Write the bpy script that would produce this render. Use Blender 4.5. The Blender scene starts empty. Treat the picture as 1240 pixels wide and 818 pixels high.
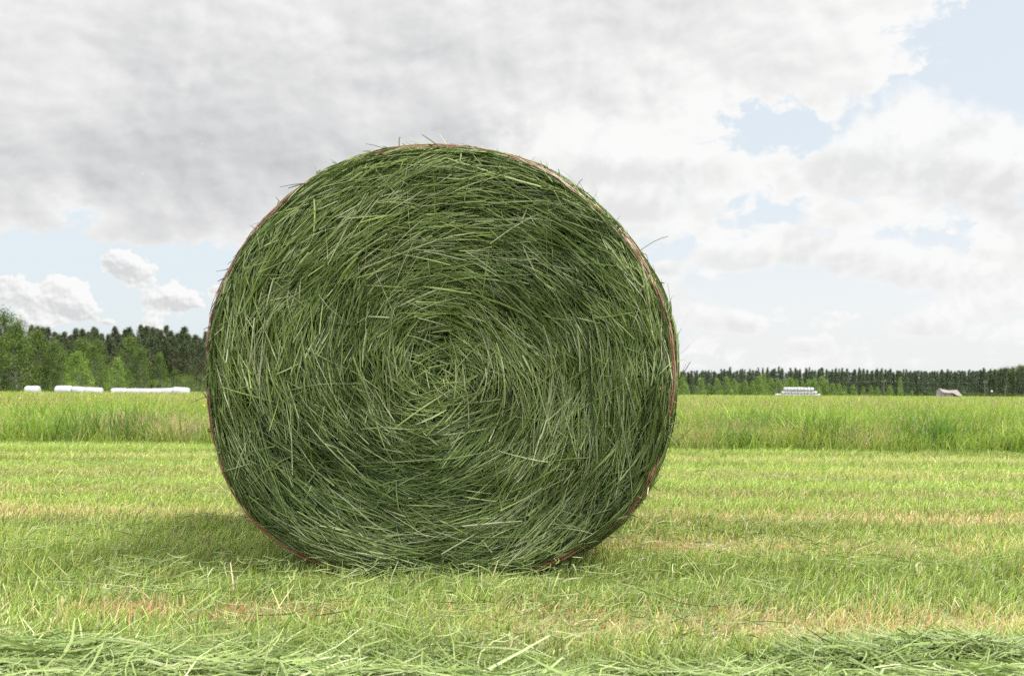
import bpy, math
import numpy as np
from math import radians as R, pi
from mathutils import Vector

rng = np.random.default_rng(11)
C = bpy.context.scene.collection
scene = bpy.context.scene

# ------------------------------------------------------------------ constants
EXPO = 2.3                      # view exposure
K = 2.0 ** EXPO
EYE = 0.548                     # camera height (a crouching photographer)
FPX = 1205.0                    # focal length in photo pixels
SUN_EL, SUN_AZ = 60.0, 100.0     # degrees; azimuth measured from +Y towards +X
BX, BY, BZ = -0.215, 2.934, 0.604   # bale: centre x, front plane y, centre z
BLEN = 1.2

def hor(px): return 475.3 + (px - 620) * 0.0057
def wx(px, d): return (px - 620) / FPX * d
def wz(px, py, d): return EYE + (hor(px) - py) / FPX * d

# ------------------------------------------------------------------ object helpers
def tag(o, label=None, cat=None, group=None, kind=None):
    if label: o['label'] = label
    if cat: o['category'] = cat
    if group: o['group'] = group
    if kind: o['kind'] = kind
    return o

def empty(name, loc, rz=0.0, **k):
    o = bpy.data.objects.new(name, None); C.objects.link(o)
    o.location = loc; o.rotation_euler = (0, 0, rz); o.empty_display_size = 0.2
    return tag(o, **k)

def link(name, me, parent=None, loc=(0, 0, 0), **k):
    o = bpy.data.objects.new(name, me); C.objects.link(o)
    o.location = loc
    if parent: o.parent = parent
    return tag(o, **k)

def copy_tree(o, parent=None):
    c = o.copy(); C.objects.link(c)
    if parent: c.parent = parent
    for ch in list(o.children): copy_tree(ch, c)
    return c

# ------------------------------------------------------------------ mesh helpers
class Geo:
    """collects quads (and their point colours) and writes one mesh"""
    def __init__(s): s.v, s.f, s.c, s.m, s.n = [], [], [], [], 0
    def add(s, v, f, c=(1, 1, 1), mat=0):
        v = np.asarray(v, np.float32).reshape(-1, 3); f = np.asarray(f, np.int64).reshape(-1, 4)
        c = np.broadcast_to(np.asarray(c, np.float32), (len(v), 3))
        s.v.append(v); s.f.append(f + s.n); s.c.append(c); s.m.append(np.full(len(f), mat, np.int32)); s.n += len(v)
    def mesh(s, name, mats, smooth=False):
        v = np.concatenate(s.v); f = np.concatenate(s.f).astype(np.int32); c = np.concatenate(s.c); m = np.concatenate(s.m)
        me = bpy.data.meshes.new(name)
        me.vertices.add(len(v)); me.vertices.foreach_set('co', v.ravel())
        me.loops.add(len(f) * 4); me.loops.foreach_set('vertex_index', f.ravel())
        me.polygons.add(len(f))
        me.polygons.foreach_set('loop_start', np.arange(0, len(f) * 4, 4, dtype=np.int32))
        me.polygons.foreach_set('loop_total', np.full(len(f), 4, np.int32))
        me.polygons.foreach_set('material_index', m)
        me.polygons.foreach_set('use_smooth', np.full(len(f), smooth, bool))
        me.update(calc_edges=True)
        a = me.color_attributes.new('Col', 'FLOAT_COLOR', 'POINT')
        a.data.foreach_set('color', np.concatenate([c, np.ones((len(c), 1), np.float32)], 1).astype(np.float32).ravel())
        for x in (mats if isinstance(mats, (list, tuple)) else [mats]): me.materials.append(x)
        return me

def unit(a): return a / np.maximum(np.linalg.norm(a, axis=-1, keepdims=True), 1e-9)

def ribbons(g, P, W, side, col, fold=0.0, mat=0):
    """P (N,S,3) centre lines, W (N,S) widths, side (N,S,3) unit side vectors, col (N,S,3)"""
    N, S, _ = P.shape
    if fold == 0.0:
        V = np.stack([P - side * W[..., None] / 2, P + side * W[..., None] / 2], 2)
    else:
        t = np.gradient(P, axis=1); nr = unit(np.cross(side, t))
        V = np.stack([P - side * W[..., None] / 2, P + nr * (W * fold)[..., None], P + side * W[..., None] / 2], 2)
    M = V.shape[2]
    idx = np.arange(N * S * M).reshape(N, S, M)
    f = np.stack([idx[:, :-1, :-1], idx[:, :-1, 1:], idx[:, 1:, 1:], idx[:, 1:, :-1]], -1)
    g.add(V, f, np.repeat(np.broadcast_to(col, (N, S, 3))[:, :, None, :], M, 2).reshape(-1, 3), mat)

def tubes(g, P, rad, col, sides=5, closed=False, mat=0):
    """one polyline P (S,3), radius scalar or (S,)"""
    P = np.asarray(P, float); S = len(P)
    rad = np.broadcast_to(np.asarray(rad, float), (S,))
    t = unit(np.gradient(P, axis=0)) if not closed else unit(np.roll(P, -1, 0) - np.roll(P, 1, 0))
    ref = np.where(np.abs(t[:, 2:3]) > 0.9, np.array([[1., 0, 0]]), np.array([[0, 0, 1.]]))
    a = unit(np.cross(t, ref)); b = np.cross(t, a)
    an = np.arange(sides) * 2 * pi / sides
    V = P[:, None] + (a[:, None] * np.cos(an)[None, :, None] + b[:, None] * np.sin(an)[None, :, None]) * rad[:, None, None]
    idx = np.arange(S * sides).reshape(S, sides)
    i2 = np.roll(idx, -1, 1)
    if closed: f = np.stack([idx, i2, np.roll(i2, -1, 0), np.roll(idx, -1, 0)], -1)
    else: f = np.stack([idx[:-1], i2[:-1], i2[1:], idx[1:]], -1)
    g.add(V, f, col, mat)

def box(g, lo, hi, col=(1, 1, 1), mat=0):
    x0, y0, z0 = lo; x1, y1, z1 = hi
    v = [(x0,y0,z0),(x1,y0,z0),(x1,y1,z0),(x0,y1,z0),(x0,y0,z1),(x1,y0,z1),(x1,y1,z1),(x0,y1,z1)]
    g.add(v, [(0,3,2,1),(4,5,6,7),(0,1,5,4),(1,2,6,5),(2,3,7,6),(3,0,4,7)], col, mat)

TAB = rng.random((256, 256))
def vnoise(x, y, seed=0):
    x = np.asarray(x, float) + seed * 17.3; y = np.asarray(y, float) + seed * 31.7
    xi = np.floor(x).astype(int); yi = np.floor(y).astype(int)
    fx = x - xi; fy = y - yi; fx = fx * fx * (3 - 2 * fx); fy = fy * fy * (3 - 2 * fy)
    a = TAB[xi % 256, yi % 256]; b = TAB[(xi + 1) % 256, yi % 256]
    c = TAB[xi % 256, (yi + 1) % 256]; d = TAB[(xi + 1) % 256, (yi + 1) % 256]
    return a + (b - a) * fx + (c - a) * fy + (a - b - c + d) * fx * fy
def fbm(x, y, seed=0, o=4):
    s = 0; w = 0.5; t = 0
    for i in range(o):
        s = s + w * vnoise(x * 2 ** i, y * 2 ** i, seed + i); t += w; w *= 0.5
    return s / t
def sstep(a, b, x):
    t = np.clip((x - a) / (b - a), 0, 1); return t * t * (3 - 2 * t)
def mixc(a, b, t):
    a = np.asarray(a, float); b = np.asarray(b, float); t = np.asarray(t)[..., None]
    return a * (1 - t) + b * t
def pick(pal, n, p=None):
    pal = np.asarray(pal, float)
    c = pal[rng.choice(len(pal), n, p=p)]
    return c * rng.normal(1, 0.16, (n, 1)).clip(0.55, 1.5)

# ------------------------------------------------------------------ material helpers
def mat_new(name):
    m = bpy.data.materials.new(name); m.use_nodes = True
    nt = m.node_tree; nt.nodes.clear()
    return m, nt, nt.nodes, nt.links

def mat_leaf(name, trans=0.3, rough=0.55, spec=0.35, tint=(1, 1, 1)):
    m, nt, N, L = mat_new(name)
    out = N.new('ShaderNodeOutputMaterial'); at = N.new('ShaderNodeAttribute'); at.attribute_name = 'Col'
    p = N.new('ShaderNodeBsdfPrincipled'); p.inputs['Roughness'].default_value = rough
    p.inputs['Specular IOR Level'].default_value = spec
    nz = N.new('ShaderNodeTexNoise'); nz.inputs['Scale'].default_value = 60.0; nz.inputs['Detail'].default_value = 2
    mr = N.new('ShaderNodeMapRange'); mr.inputs[3].default_value = 0.75; mr.inputs[4].default_value = 1.25
    L.new(nz.outputs['Fac'], mr.inputs[0])
    mx = N.new('ShaderNodeMix'); mx.data_type = 'RGBA'; mx.blend_type = 'MULTIPLY'; mx.inputs[0].default_value = 1
    L.new(at.outputs['Color'], mx.inputs[6]); L.new(mr.outputs[0], mx.inputs[7])
    t = N.new('ShaderNodeBsdfTranslucent')
    m2 = N.new('ShaderNodeMix'); m2.data_type = 'RGBA'; m2.blend_type = 'MULTIPLY'; m2.inputs[0].default_value = 1
    L.new(mx.outputs[2], m2.inputs[6]); m2.inputs[7].default_value = (1.05, 1.12, 0.70, 1)
    L.new(mx.outputs[2], p.inputs['Base Color']); L.new(m2.outputs[2], t.inputs['Color'])
    ms = N.new('ShaderNodeMixShader'); ms.inputs[0].default_value = trans
    L.new(p.outputs[0], ms.inputs[1]); L.new(t.outputs[0], ms.inputs[2]); L.new(ms.outputs[0], out.inputs[0])
    return m

def mat_noise(name, c1, c2, scale, rough=0.8, bump=0.3, detail=6, spec=0.3, vec='Object', lo=0.35, hi=0.65, stretch=None):
    m, nt, N, L = mat_new(name)
    out = N.new('ShaderNodeOutputMaterial'); p = N.new('ShaderNodeBsdfPrincipled')
    p.inputs['Roughness'].default_value = rough; p.inputs['Specular IOR Level'].default_value = spec
    tc = N.new('ShaderNodeTexCoord'); mp = N.new('ShaderNodeMapping')
    if stretch: mp.inputs['Scale'].default_value = stretch
    L.new(tc.outputs[vec], mp.inputs[0])
    nz = N.new('ShaderNodeTexNoise'); nz.inputs['Scale'].default_value = scale; nz.inputs['Detail'].default_value = detail
    L.new(mp.outputs[0], nz.inputs['Vector'])
    mr = N.new('ShaderNodeMapRange'); mr.inputs[1].default_value = lo; mr.inputs[2].default_value = hi
    L.new(nz.outputs['Fac'], mr.inputs[0])
    mx = N.new('ShaderNodeMix'); mx.data_type = 'RGBA'
    mx.inputs[6].default_value = (*c1, 1); mx.inputs[7].default_value = (*c2, 1)
    L.new(mr.outputs[0], mx.inputs[0]); L.new(mx.outputs[2], p.inputs['Base Color'])
    if bump:
        b = N.new('ShaderNodeBump'); b.inputs['Strength'].default_value = bump; b.inputs['Distance'].default_value = 0.02
        L.new(nz.outputs['Fac'], b.inputs['Height']); L.new(b.outputs[0], p.inputs['Normal'])
    L.new(p.outputs[0], out.inputs[0])
    return m

M_hay = mat_leaf('hay_stem', 0.10, 0.55, 0.22)
M_core = mat_noise('hay_core', (0.006, 0.009, 0.004), (0.016, 0.022, 0.009), 45, 0.9, 0.8)  # near-black so the gaps between stems read as shade, painted in the colour
M_stub = mat_leaf('stubble_blade', 0.42, 0.6, 0.25)
M_cut = mat_leaf('cut_grass_blade', 0.28, 0.6, 0.28)
M_tall = mat_leaf('meadow_blade', 0.36, 0.55, 0.25)
M_petal = mat_leaf('petal', 0.3, 0.6, 0.2)
M_leaf = mat_leaf('broad_leaf', 0.28, 0.6, 0.2)
M_needle = mat_leaf('needle_spray', 0.1, 0.65, 0.2)
M_bark = mat_noise('bark', (0.06, 0.045, 0.035), (0.16, 0.12, 0.09), 6, 0.9, 0.6)
M_birch = mat_noise('pale_bark', (0.045, 0.042, 0.036), (0.15, 0.145, 0.125), 5, 0.8, 0.3)
M_film = mat_noise('wrap_film', (0.19, 0.19, 0.205), (0.26, 0.26, 0.265), 3, 0.32, 0.35, 4, 0.5, stretch=(1, 6, 6))
M_wood = mat_noise('grey_board', (0.12, 0.115, 0.11), (0.24, 0.225, 0.21), 5, 0.85, 0.5, stretch=(1, 1, 8))
M_shingle = mat_noise('grey_shingle', (0.10, 0.088, 0.085), (0.16, 0.145, 0.14), 4, 0.8, 0.5, stretch=(4, 1, 1))
M_dark = mat_noise('dark_board', (0.05, 0.045, 0.04), (0.11, 0.10, 0.09), 5, 0.9, 0.4)
M_pole = mat_noise('weathered_pole', (0.07, 0.07, 0.055), (0.12, 0.115, 0.095), 4, 0.85, 0.3)
M_wire = mat_noise('wire_metal', (0.05, 0.05, 0.05), (0.08, 0.08, 0.08), 4, 0.8, 0)
M_white = mat_noise('white_paint', (0.5, 0.5, 0.5), (0.6, 0.6, 0.6), 4, 0.5, 0)

def mat_net():
    m, nt, N, L = mat_new('net_twine')
    out = N.new('ShaderNodeOutputMaterial'); at = N.new('ShaderNodeAttribute'); at.attribute_name = 'Col'
    p = N.new('ShaderNodeBsdfPrincipled'); p.inputs['Roughness'].default_value = 0.45
    L.new(at.outputs['Color'], p.inputs['Base Color']); L.new(p.outputs[0], out.inputs[0])
    return m
M_net = mat_net()

# ------------------------------------------------------------------ ground
def band(d):
    """0..1 dryness of the mown strips, by distance from the mower's lines"""
    b = 0
    for c, w, a in ((2.32, .18, 1.2), (3.5, .2, .9), (4.3, .26, .95), (5.25, .28, .6), (6.5, .35, .6), (8.1, .4, .55)):
        b = np.maximum(b, a * np.exp(-((d - c) / w) ** 2))
    return b
DRY = [(-0.93, 2.40, .10, .06, 1.0), (-0.56, 2.39, .14, .07, 1.0), (-0.12, 2.40, .14, .07, .8), (0.55, 2.22, .38, .12, .75),
       (1.1, 2.3, .2, .1, .6), (-1.9, 4.3, .5, .18, .7), (-2.2, 3.75, .25, .1, .6), (1.9, 3.6, .5, .15, .6), (.75, 3.5, .35, .12, .5), (2.6, 6.9, .3, .2, .9)]
def dryness(x, y):
    yy = y + 0.25 * (fbm(x * .9, y * .9, 5) - .5) + x * 0.015
    b = band(yy) * (0.35 + 1.2 * fbm(x * 1.6, y * 3.0, 9))
    b = b * (1 - .9 * sstep(.1, -.3, x) * sstep(2.75, 2.5, y)) * (1 - .85 * sstep(-2.1, -1.7, x) * sstep(-.3, -.6, x) * sstep(2.7, 2.9, y) * sstep(4.05, 3.8, y))
    for cx, cy, rx, ry, a in DRY:
        q = ((x - cx) / rx) ** 2 + ((y - cy) / ry) ** 2
        b = np.maximum(b, a * np.exp(-q * (0.6 + 0.9 * fbm(x * 9, y * 9, 3))))
    return np.clip(b, 0, 1)
def gz(x, y):
    near = np.exp(-(np.maximum(np.abs(y - 4), 0) / 9) ** 2)
    return near * 0.025 * (fbm(x * .8, y * 1.6, 21) - .5)
def edge_y(x): return 9.55 - 0.10 * x

def graded(a, b, fine0, fine1, step, n):
    mid = np.arange(fine0, fine1 + 1e-6, step)
    lo = fine0 - np.geomspace(step, fine0 - a, n)[::-1]; hi = fine1 + np.geomspace(step, b - fine1, n)
    return np.concatenate([lo, mid, hi])
xs = graded(-2500, 2500, -6, 6, 0.12, 26); ys = graded(-1500, 4000, 0.4, 12, 0.12, 26)
X, Y = np.meshgrid(xs, ys, indexing='ij')
Z = gz(X, Y)
g = Geo(); idx = np.arange(X.size).reshape(X.shape)
far = sstep(8, 11, Y)
dry = dryness(X, Y)
col = mixc((0.11, 0.13, 0.048), (0.22, 0.18, 0.10), dry)
col = col * (1 - far[..., None]) + np.array((0.10, 0.14, 0.03)) * far[..., None]
g.add(np.stack([X, Y, Z], -1), np.stack([idx[:-1, :-1], idx[1:, :-1], idx[1:, 1:], idx[:-1, 1:]], -1), col.reshape(-1, 3))
def mat_ground():
    m, nt, N, L = mat_new('field_soil')
    out = N.new('ShaderNodeOutputMaterial'); at = N.new('ShaderNodeAttribute'); at.attribute_name = 'Col'
    p = N.new('ShaderNodeBsdfPrincipled'); p.inputs['Roughness'].default_value = 0.95; p.inputs['Specular IOR Level'].default_value = 0.1
    tc = N.new('ShaderNodeTexCoord')
    n1 = N.new('ShaderNodeTexNoise'); n1.inputs['Scale'].default_value = 55; n1.inputs['Detail'].default_value = 8
    L.new(tc.outputs['Object'], n1.inputs['Vector'])
    mr = N.new('ShaderNodeMapRange'); mr.inputs[1].default_value = .3; mr.inputs[2].default_value = .7; mr.inputs[3].default_value = .35; mr.inputs[4].default_value = 1.5
    L.new(n1.outputs['Fac'], mr.inputs[0])
    mx = N.new('ShaderNodeMix'); mx.data_type = 'RGBA'; mx.blend_type = 'MULTIPLY'; mx.inputs[0].default_value = 1
    L.new(at.outputs['Color'], mx.inputs[6]); L.new(mr.outputs[0], mx.inputs[7]); L.new(mx.outputs[2], p.inputs['Base Color'])
    b = N.new('ShaderNodeBump'); b.inputs['Distance'].default_value = 0.02; b.inputs['Strength'].default_value = .8
    L.new(n1.outputs['Fac'], b.inputs['Height']); L.new(b.outputs[0], p.inputs['Normal']); L.new(p.outputs[0], out.inputs[0])
    return m
tag(link('ground', g.mesh('ground', mat_ground(), True)), kind='structure')

# ------------------------------------------------------------------ blades
def blades(g, x, y, z0, h, w, lean_ang, lean, col_base, col_tip, S=3, tipw=0.25, curve=0.6):
    """upright blades: rooted at x,y,z0; lean in the direction lean_ang by lean*h at the tip"""
    n = len(x); s = np.linspace(0, 1, S)[None, :]
    bend = (s * (1 - curve) + curve * s ** 2)
    P = np.stack([x[:, None] + np.cos(lean_ang)[:, None] * (lean * h)[:, None] * bend,
                  y[:, None] + np.sin(lean_ang)[:, None] * (lean * h)[:, None] * bend,
                  z0[:, None] + h[:, None] * s * np.sqrt(np.clip(1 - 0.35 * (lean[:, None] * s) ** 2, .2, 1))], -1)
    a = rng.uniform(0, 2 * pi, n)
    side = np.repeat(np.stack([np.cos(a), np.sin(a), np.zeros(n)], -1)[:, None], S, 1)
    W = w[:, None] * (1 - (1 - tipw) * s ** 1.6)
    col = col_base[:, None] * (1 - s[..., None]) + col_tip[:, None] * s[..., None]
    ribbons(g, P, W, side, col)

def scatter(y0, y1, dens, margin=1.0, ymax=None):
    w1 = 0.53 * y1 + margin
    n = int(dens * 2 * w1 * (y1 - y0))
    x = rng.uniform(-w1, w1, n); y = rng.uniform(y0, y1, n)
    k = np.abs(x) < 0.53 * y + margin
    return x[k], y[k]

def in_bale(x, y, m=0.0):
    return (np.abs(x - BX) < 0.22 + m) & (y > BY + 0.07) & (y < BY + BLEN - .02)

GREEN = [(0.160, 0.236, 0.054), (0.192, 0.262, 0.066), (0.240, 0.288, 0.095), (0.102, 0.170, 0.040), (0.30, 0.325, 0.18)]
STRAW = [(0.42, 0.36, 0.20), (0.46, 0.38, 0.25), (0.36, 0.30, 0.16), (0.36, 0.23, 0.12), (0.38, 0.37, 0.16)]
g = Geo()
for y0, y1, dens, wmul in ((1.5, 2.6, 15000, 1.35), (2.6, 3.6, 12000, 1.4), (3.6, 5.2, 8500, 1.55), (5.2, 7.4, 5600, 1.8), (7.4, 11.0, 3800, 2.1)):
    x, y = scatter(y0, y1, dens, 0.8)
    cl = fbm(x * 7, y * 7, 2, 3)                               # clumps
    k = (rng.random(len(x)) < 0.10 + 1.6 * cl) & (y < edge_y(x) + .3) & ~in_bale(x, y)
    x, y, cl = x[k], y[k], cl[k]; n = len(x)
    d = dryness(x, y)
    straw = rng.random(n) < (0.05 + 0.72 * d)
    pat = fbm(x * .7, y * 1.5, 14)
    cb = pick(GREEN, n, [.25, .27, .2, .16, .12])
    stripe = .5 + .5 * np.sin((y + .25 * pat) * 2 * pi / 1.15 + .6)
    cb = cb * (0.64 + 0.32 * pat + .42 * stripe)[:, None] * (1 + .06 * sstep(4.5, 8, y))[:, None]
    lush = (rng.random(n) < 0.6) & (y > 2.7)
    cb = np.where(lush[:, None], cb * np.array((1.06, 1.08, 0.85)), cb)
    cs = pick(STRAW, n, [.3, .22, .2, .10, .18])
    hot = np.zeros(n)
    for cx, cy, rx, ry, a in DRY[:2]: hot = np.maximum(hot, np.exp(-((x - cx) / rx) ** 2 - ((y - cy) / ry) ** 2) * (.9 + 1.4 * fbm(x * 14, y * 14, 4)))
    hot = np.clip(hot, 0, 1); straw = straw | (rng.random(n) < hot * 1.3)
    cs = mixc(cs, pick([(0.36, 0.23, 0.12), (0.25, 0.15, 0.08), (0.43, 0.32, 0.19)], n), hot * .9)
    cbase = np.where(straw[:, None], cs, cb)
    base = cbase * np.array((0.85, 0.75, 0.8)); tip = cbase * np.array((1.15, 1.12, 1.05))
    base_near = np.exp(-((y - BY + .10) / .14) ** 2) * (np.abs(x - BX) < .75)
    h = rng.uniform(0.025, 0.062, n) * (0.65 + 0.7 * cl) * (1 - .42 * base_near) * np.where(straw, 0.85, 1.0) * (1 - 0.3 * d)
    h *= np.where(rng.random(n) < .02, 1.8, 1)
    w = rng.uniform(0.0016, 0.0036, n) * wmul
    la = np.where(rng.random(n) < .6, rng.normal(0.15, .6, n), rng.uniform(0, 2 * pi, n)); ln = np.abs(rng.normal(0.5, 0.35, n))
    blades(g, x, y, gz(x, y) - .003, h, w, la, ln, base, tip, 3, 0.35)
tag(link('stubble_grass', g.mesh('stubble_grass', M_stub)), 'short mown stubble grass with yellow straw strips around the bale', 'grass', kind='stuff')

# ------------------------------------------------------------------ tall meadow
LUSH = [(0.150, 0.220, 0.026), (0.18, 0.250, 0.034), (0.11, 0.185, 0.024), (0.22, 0.27, 0.06)]
SEED = [(0.26, 0.22, 0.10), (0.21, 0.19, 0.085), (0.22, 0.15, 0.085), (0.30, 0.27, 0.15)]
g = Geo()
for y0, y1, dens, wmul, S in ((8.2, 11.5, 1500, 1.3, 5), (11.5, 16, 620, 1.8, 4), (16, 28, 190, 3.0, 4), (28, 60, 34, 6.0, 3), (60, 150, 5, 14.0, 3)):
    x, y = scatter(y0, y1, dens, 1.5 + y0 * .1)
    cl = fbm(x * 1.3, y * 1.3, 31, 3) if y0 < 28 else fbm(x * .3, y * .3, 31, 3)
    k = (y > edge_y(x) + 0.9 * (fbm(x * 1.1, y * 0 + 3, 40, 4) - .5)) & (rng.random(len(x)) < .35 + 1.2 * cl)
    x, y, cl = x[k], y[k], cl[k]; n = len(x)
    e = sstep(0, 1.6, y - edge_y(x))
    kind = rng.random(n)
    dryp = fbm(x * .8, y * .8, 44, 3)
    seed = kind < (0.05 + 0.34 * sstep(.5, .68, dryp))
    c = pick(LUSH, n) * (0.7 + .6 * cl)[:, None]
    cs = pick(SEED, n, [.35, .3, .15, .2])
    c = np.where(seed[:, None], cs, c)
    tall = fbm(x * .55 + 2, y * .55, 48, 3)
    h = rng.uniform(0.14, 0.34, n) * (0.62 + 0.55 * e) * (0.7 + .6 * cl) * (.62 + .8 * tall)
    h = np.where(seed, rng.uniform(.22, .46, n) * (.7 + .35 * e), h) * (1 + .12 * sstep(12, 30, y))
    w = np.where(seed, .0022, rng.uniform(.004, .0085, n)) * wmul
    la = np.where(rng.random(n) < .5, rng.normal(0.2, .7, n), rng.uniform(0, 2 * pi, n)); ln = np.abs(rng.normal(.35, .3, n))
    ln = np.where(seed, ln * .6, ln)
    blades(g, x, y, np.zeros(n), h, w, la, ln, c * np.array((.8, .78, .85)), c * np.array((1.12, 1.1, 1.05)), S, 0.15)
    # seed heads on the flowering stalks: short plump tips
    if y0 < 28:
        q = np.nonzero(seed)[0]
        blades(g, x[q] + np.cos(la[q]) * ln[q] * h[q], y[q] + np.sin(la[q]) * ln[q] * h[q], h[q] * .93, np.full(len(q), .055), np.full(len(q), .006) * wmul ** .6,
               la[q], ln[q], cs[q], cs[q] * 1.1, 3, .2)
ntf = 420
tx = rng.uniform(-9, 9, ntf); ty = edge_y(tx) + .1 + 5.5 * rng.random(ntf) ** 1.6; tk = rng.random(ntf)
spots = [(wx(945, 9.6), 9.6, .9), (wx(870, 10.2), 10.2, .9), (wx(860, 9.7), 9.7, .85), (wx(1045, 9.5), 9.5, .9), (wx(1010, 10), 10.1, .1), (wx(990, 10), 10.3, .15), (wx(1120, 11), 11.5, .1), (wx(215, 10.3), 10.3, .9), (wx(240, 10.4), 10.4, .95), (wx(160, 10.6), 10.6, .8)]
for a, b, c_ in spots:
    for q in range(3): tx = np.append(tx, a + rng.normal(0, .15)); ty = np.append(ty, b + rng.normal(0, .15)); tk = np.append(tk, c_)
for a, b, kd in zip(tx, ty, tk):
    n = int(rng.uniform(60, 130)); rr = rng.uniform(.07, .2); x = a + rng.normal(0, rr, n); y = b + rng.normal(0, rr * .8, n)
    if kd < .62:
        base = np.array([(.075, .145, .018), (.13, .215, .026), (.20, .275, .04), (.06, .115, .022)][int(rng.integers(4))]); h = rng.uniform(.22, .50) * rng.uniform(.6, 1.1, n); w = rng.uniform(.006, .014, n)
    else:
        base = np.array([(.30, .25, .12), (.34, .27, .16), (.25, .22, .09)][int(rng.integers(3))]); h = rng.uniform(.20, .36) * rng.uniform(.5, 1.15, n); w = rng.uniform(.003, .006, n)
    c = base * rng.normal(1, .15, (n, 1)).clip(.5, 1.5)
    blades(g, x, y, np.zeros(n), h, w, rng.uniform(0, 2 * pi, n), np.abs(rng.normal(.55, .4, n)), c * .8, c * 1.1, 5, .12)
tag(link('meadow_grass', g.mesh('meadow_grass', M_tall)), 'tall uncut meadow grass with pale seed stalks behind the mown strip', 'meadow', kind='stuff')

g = Geo()
x = np.concatenate([rng.uniform(-9, -3, 130), rng.uniform(-30, -8, 160), rng.uniform(3, 12, 18)]); y = np.concatenate([rng.uniform(11, 15, 130), rng.uniform(17, 40, 160), rng.uniform(12, 18, 18)])
z = rng.uniform(.36, .48, len(x)); r = rng.uniform(.004, .009, len(x)) * (1 + y / 25)
for k in range(3):
    t = rng.uniform(0, 2 * pi, len(x)); dx = np.stack([np.cos(t) * r, np.sin(t) * r, r * .25 * np.sin(t * 3)], -1)
    c0 = np.stack([x, y, z], -1); ex = np.stack([-dx[:, 1], dx[:, 0], r * .4], -1)
    V = np.stack([c0 - dx - ex, c0 + dx - ex, c0 + dx + ex, c0 - dx + ex], 1)
    g.add(V, np.arange(len(x) * 4).reshape(-1, 4), (0.50, 0.40, 0.03))
blades(g, x, y, np.zeros(len(x)), z, np.full(len(x), .004), rng.uniform(0, 6, len(x)), np.full(len(x), .02), np.tile((.08, .13, .02), (len(x), 1)), np.tile((.1, .15, .03), (len(x), 1)), 3, .6)
tag(link('yellow_wildflowers', g.mesh('yellow_wildflowers', M_petal)), 'tiny yellow wildflowers dotted through the tall meadow grass', 'wildflowers', kind='stuff')

# ------------------------------------------------------------------ lying stems (cut grass)
def lying(g, x, y, z, ang, L, w, col, tilt, S=5, curl=.8, fold=.25, floor=None):
    n = len(x); s = np.linspace(-.5, .5, S)[None, :]
    kap = rng.normal(0, curl, n)[:, None]
    a = ang[:, None] + kap * s * 2
    st = L[:, None] / (S - 1)
    px = np.cumsum(np.cos(a) * st, 1); py = np.cumsum(np.sin(a) * st, 1)
    px = px - px.mean(1, keepdims=True) + x[:, None]; py = py - py.mean(1, keepdims=True) + y[:, None]
    bow = rng.normal(0, .06, n)[:, None]
    pz = z[:, None] + tilt[:, None] * s * L[:, None] - bow * (s ** 2 * 4 - .3) * L[:, None]
    if floor is not None: pz = np.maximum(pz, floor)
    P = np.stack([px, py, pz], -1)
    t = unit(np.gradient(P, axis=1)); up = np.zeros_like(t); up[..., 2] = 1
    sd = unit(np.cross(t, up)); nr = np.cross(sd, t)
    rl = rng.normal(0, .6, n)[:, None, None]
    sd = sd * np.cos(rl) + nr * np.sin(rl)
    W = w[:, None] * np.clip(1.15 - np.abs(s + .15) * 1.2, .3, 1)
    sh = 1 + .25 * s[..., None]
    ribbons(g, P, W, sd, col[:, None] * sh, fold)

CUT = [(0.148, 0.200, 0.058), (0.185, 0.234, 0.078), (0.110, 0.160, 0.040), (0.245, 0.278, 0.14), (0.075, 0.112, 0.028)]
CUTP = [.27, .25, .22, .13, .13]
def swath_h(x, y):
    top = 2.07 - 0.03 * np.sin(x * 3 + 1) - 0.05 * sstep(-.95, -.3, x) - 0.015 * sstep(-.2, .4, x) + .05 * (fbm(x * 4, x * 0, 6) - .5)
    hmax = 0.060 - 0.015 * sstep(-.8, .1, x)
    return hmax * sstep(0, .30, top - y) * (0.35 + 1.3 * fbm(x * 4, y * 6, 8, 3))
g = Geo()
n = 27000
x = rng.uniform(-1.9, 1.9, n); y = rng.uniform(1.35, 2.12, n)
hh = swath_h(x, y); k = (hh > .004) & (rng.random(n) < .25 + 1.3 * fbm(x * 6, y * 9, 13, 3)); x, y, hh = x[k], y[k], hh[k]; n = len(x)
z = gz(x, y) + .012 + hh * rng.random(n) ** .7
ang = rng.normal(0.02, .62, n) + (rng.random(n) < .30) * rng.uniform(0, pi, n) + (fbm(x * 2.2, y * 2.2, 77) - .5) * 1.0
L = rng.lognormal(np.log(.15), .45, n).clip(.04, .38)
lying(g, x, y, z, ang, L, rng.choice([.0026, .004, .0056, .0085], n, p=[.33, .37, .22, .08]), pick(CUT, n, CUTP), rng.normal(0, .12, n).clip(-.25, .25), 6, .8, .22, .004)
tag(link('cut_grass_windrow', g.mesh('cut_grass_windrow', M_cut)), 'windrow of loose cut grass lying along the very front', 'cut grass', kind='stuff')

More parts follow.
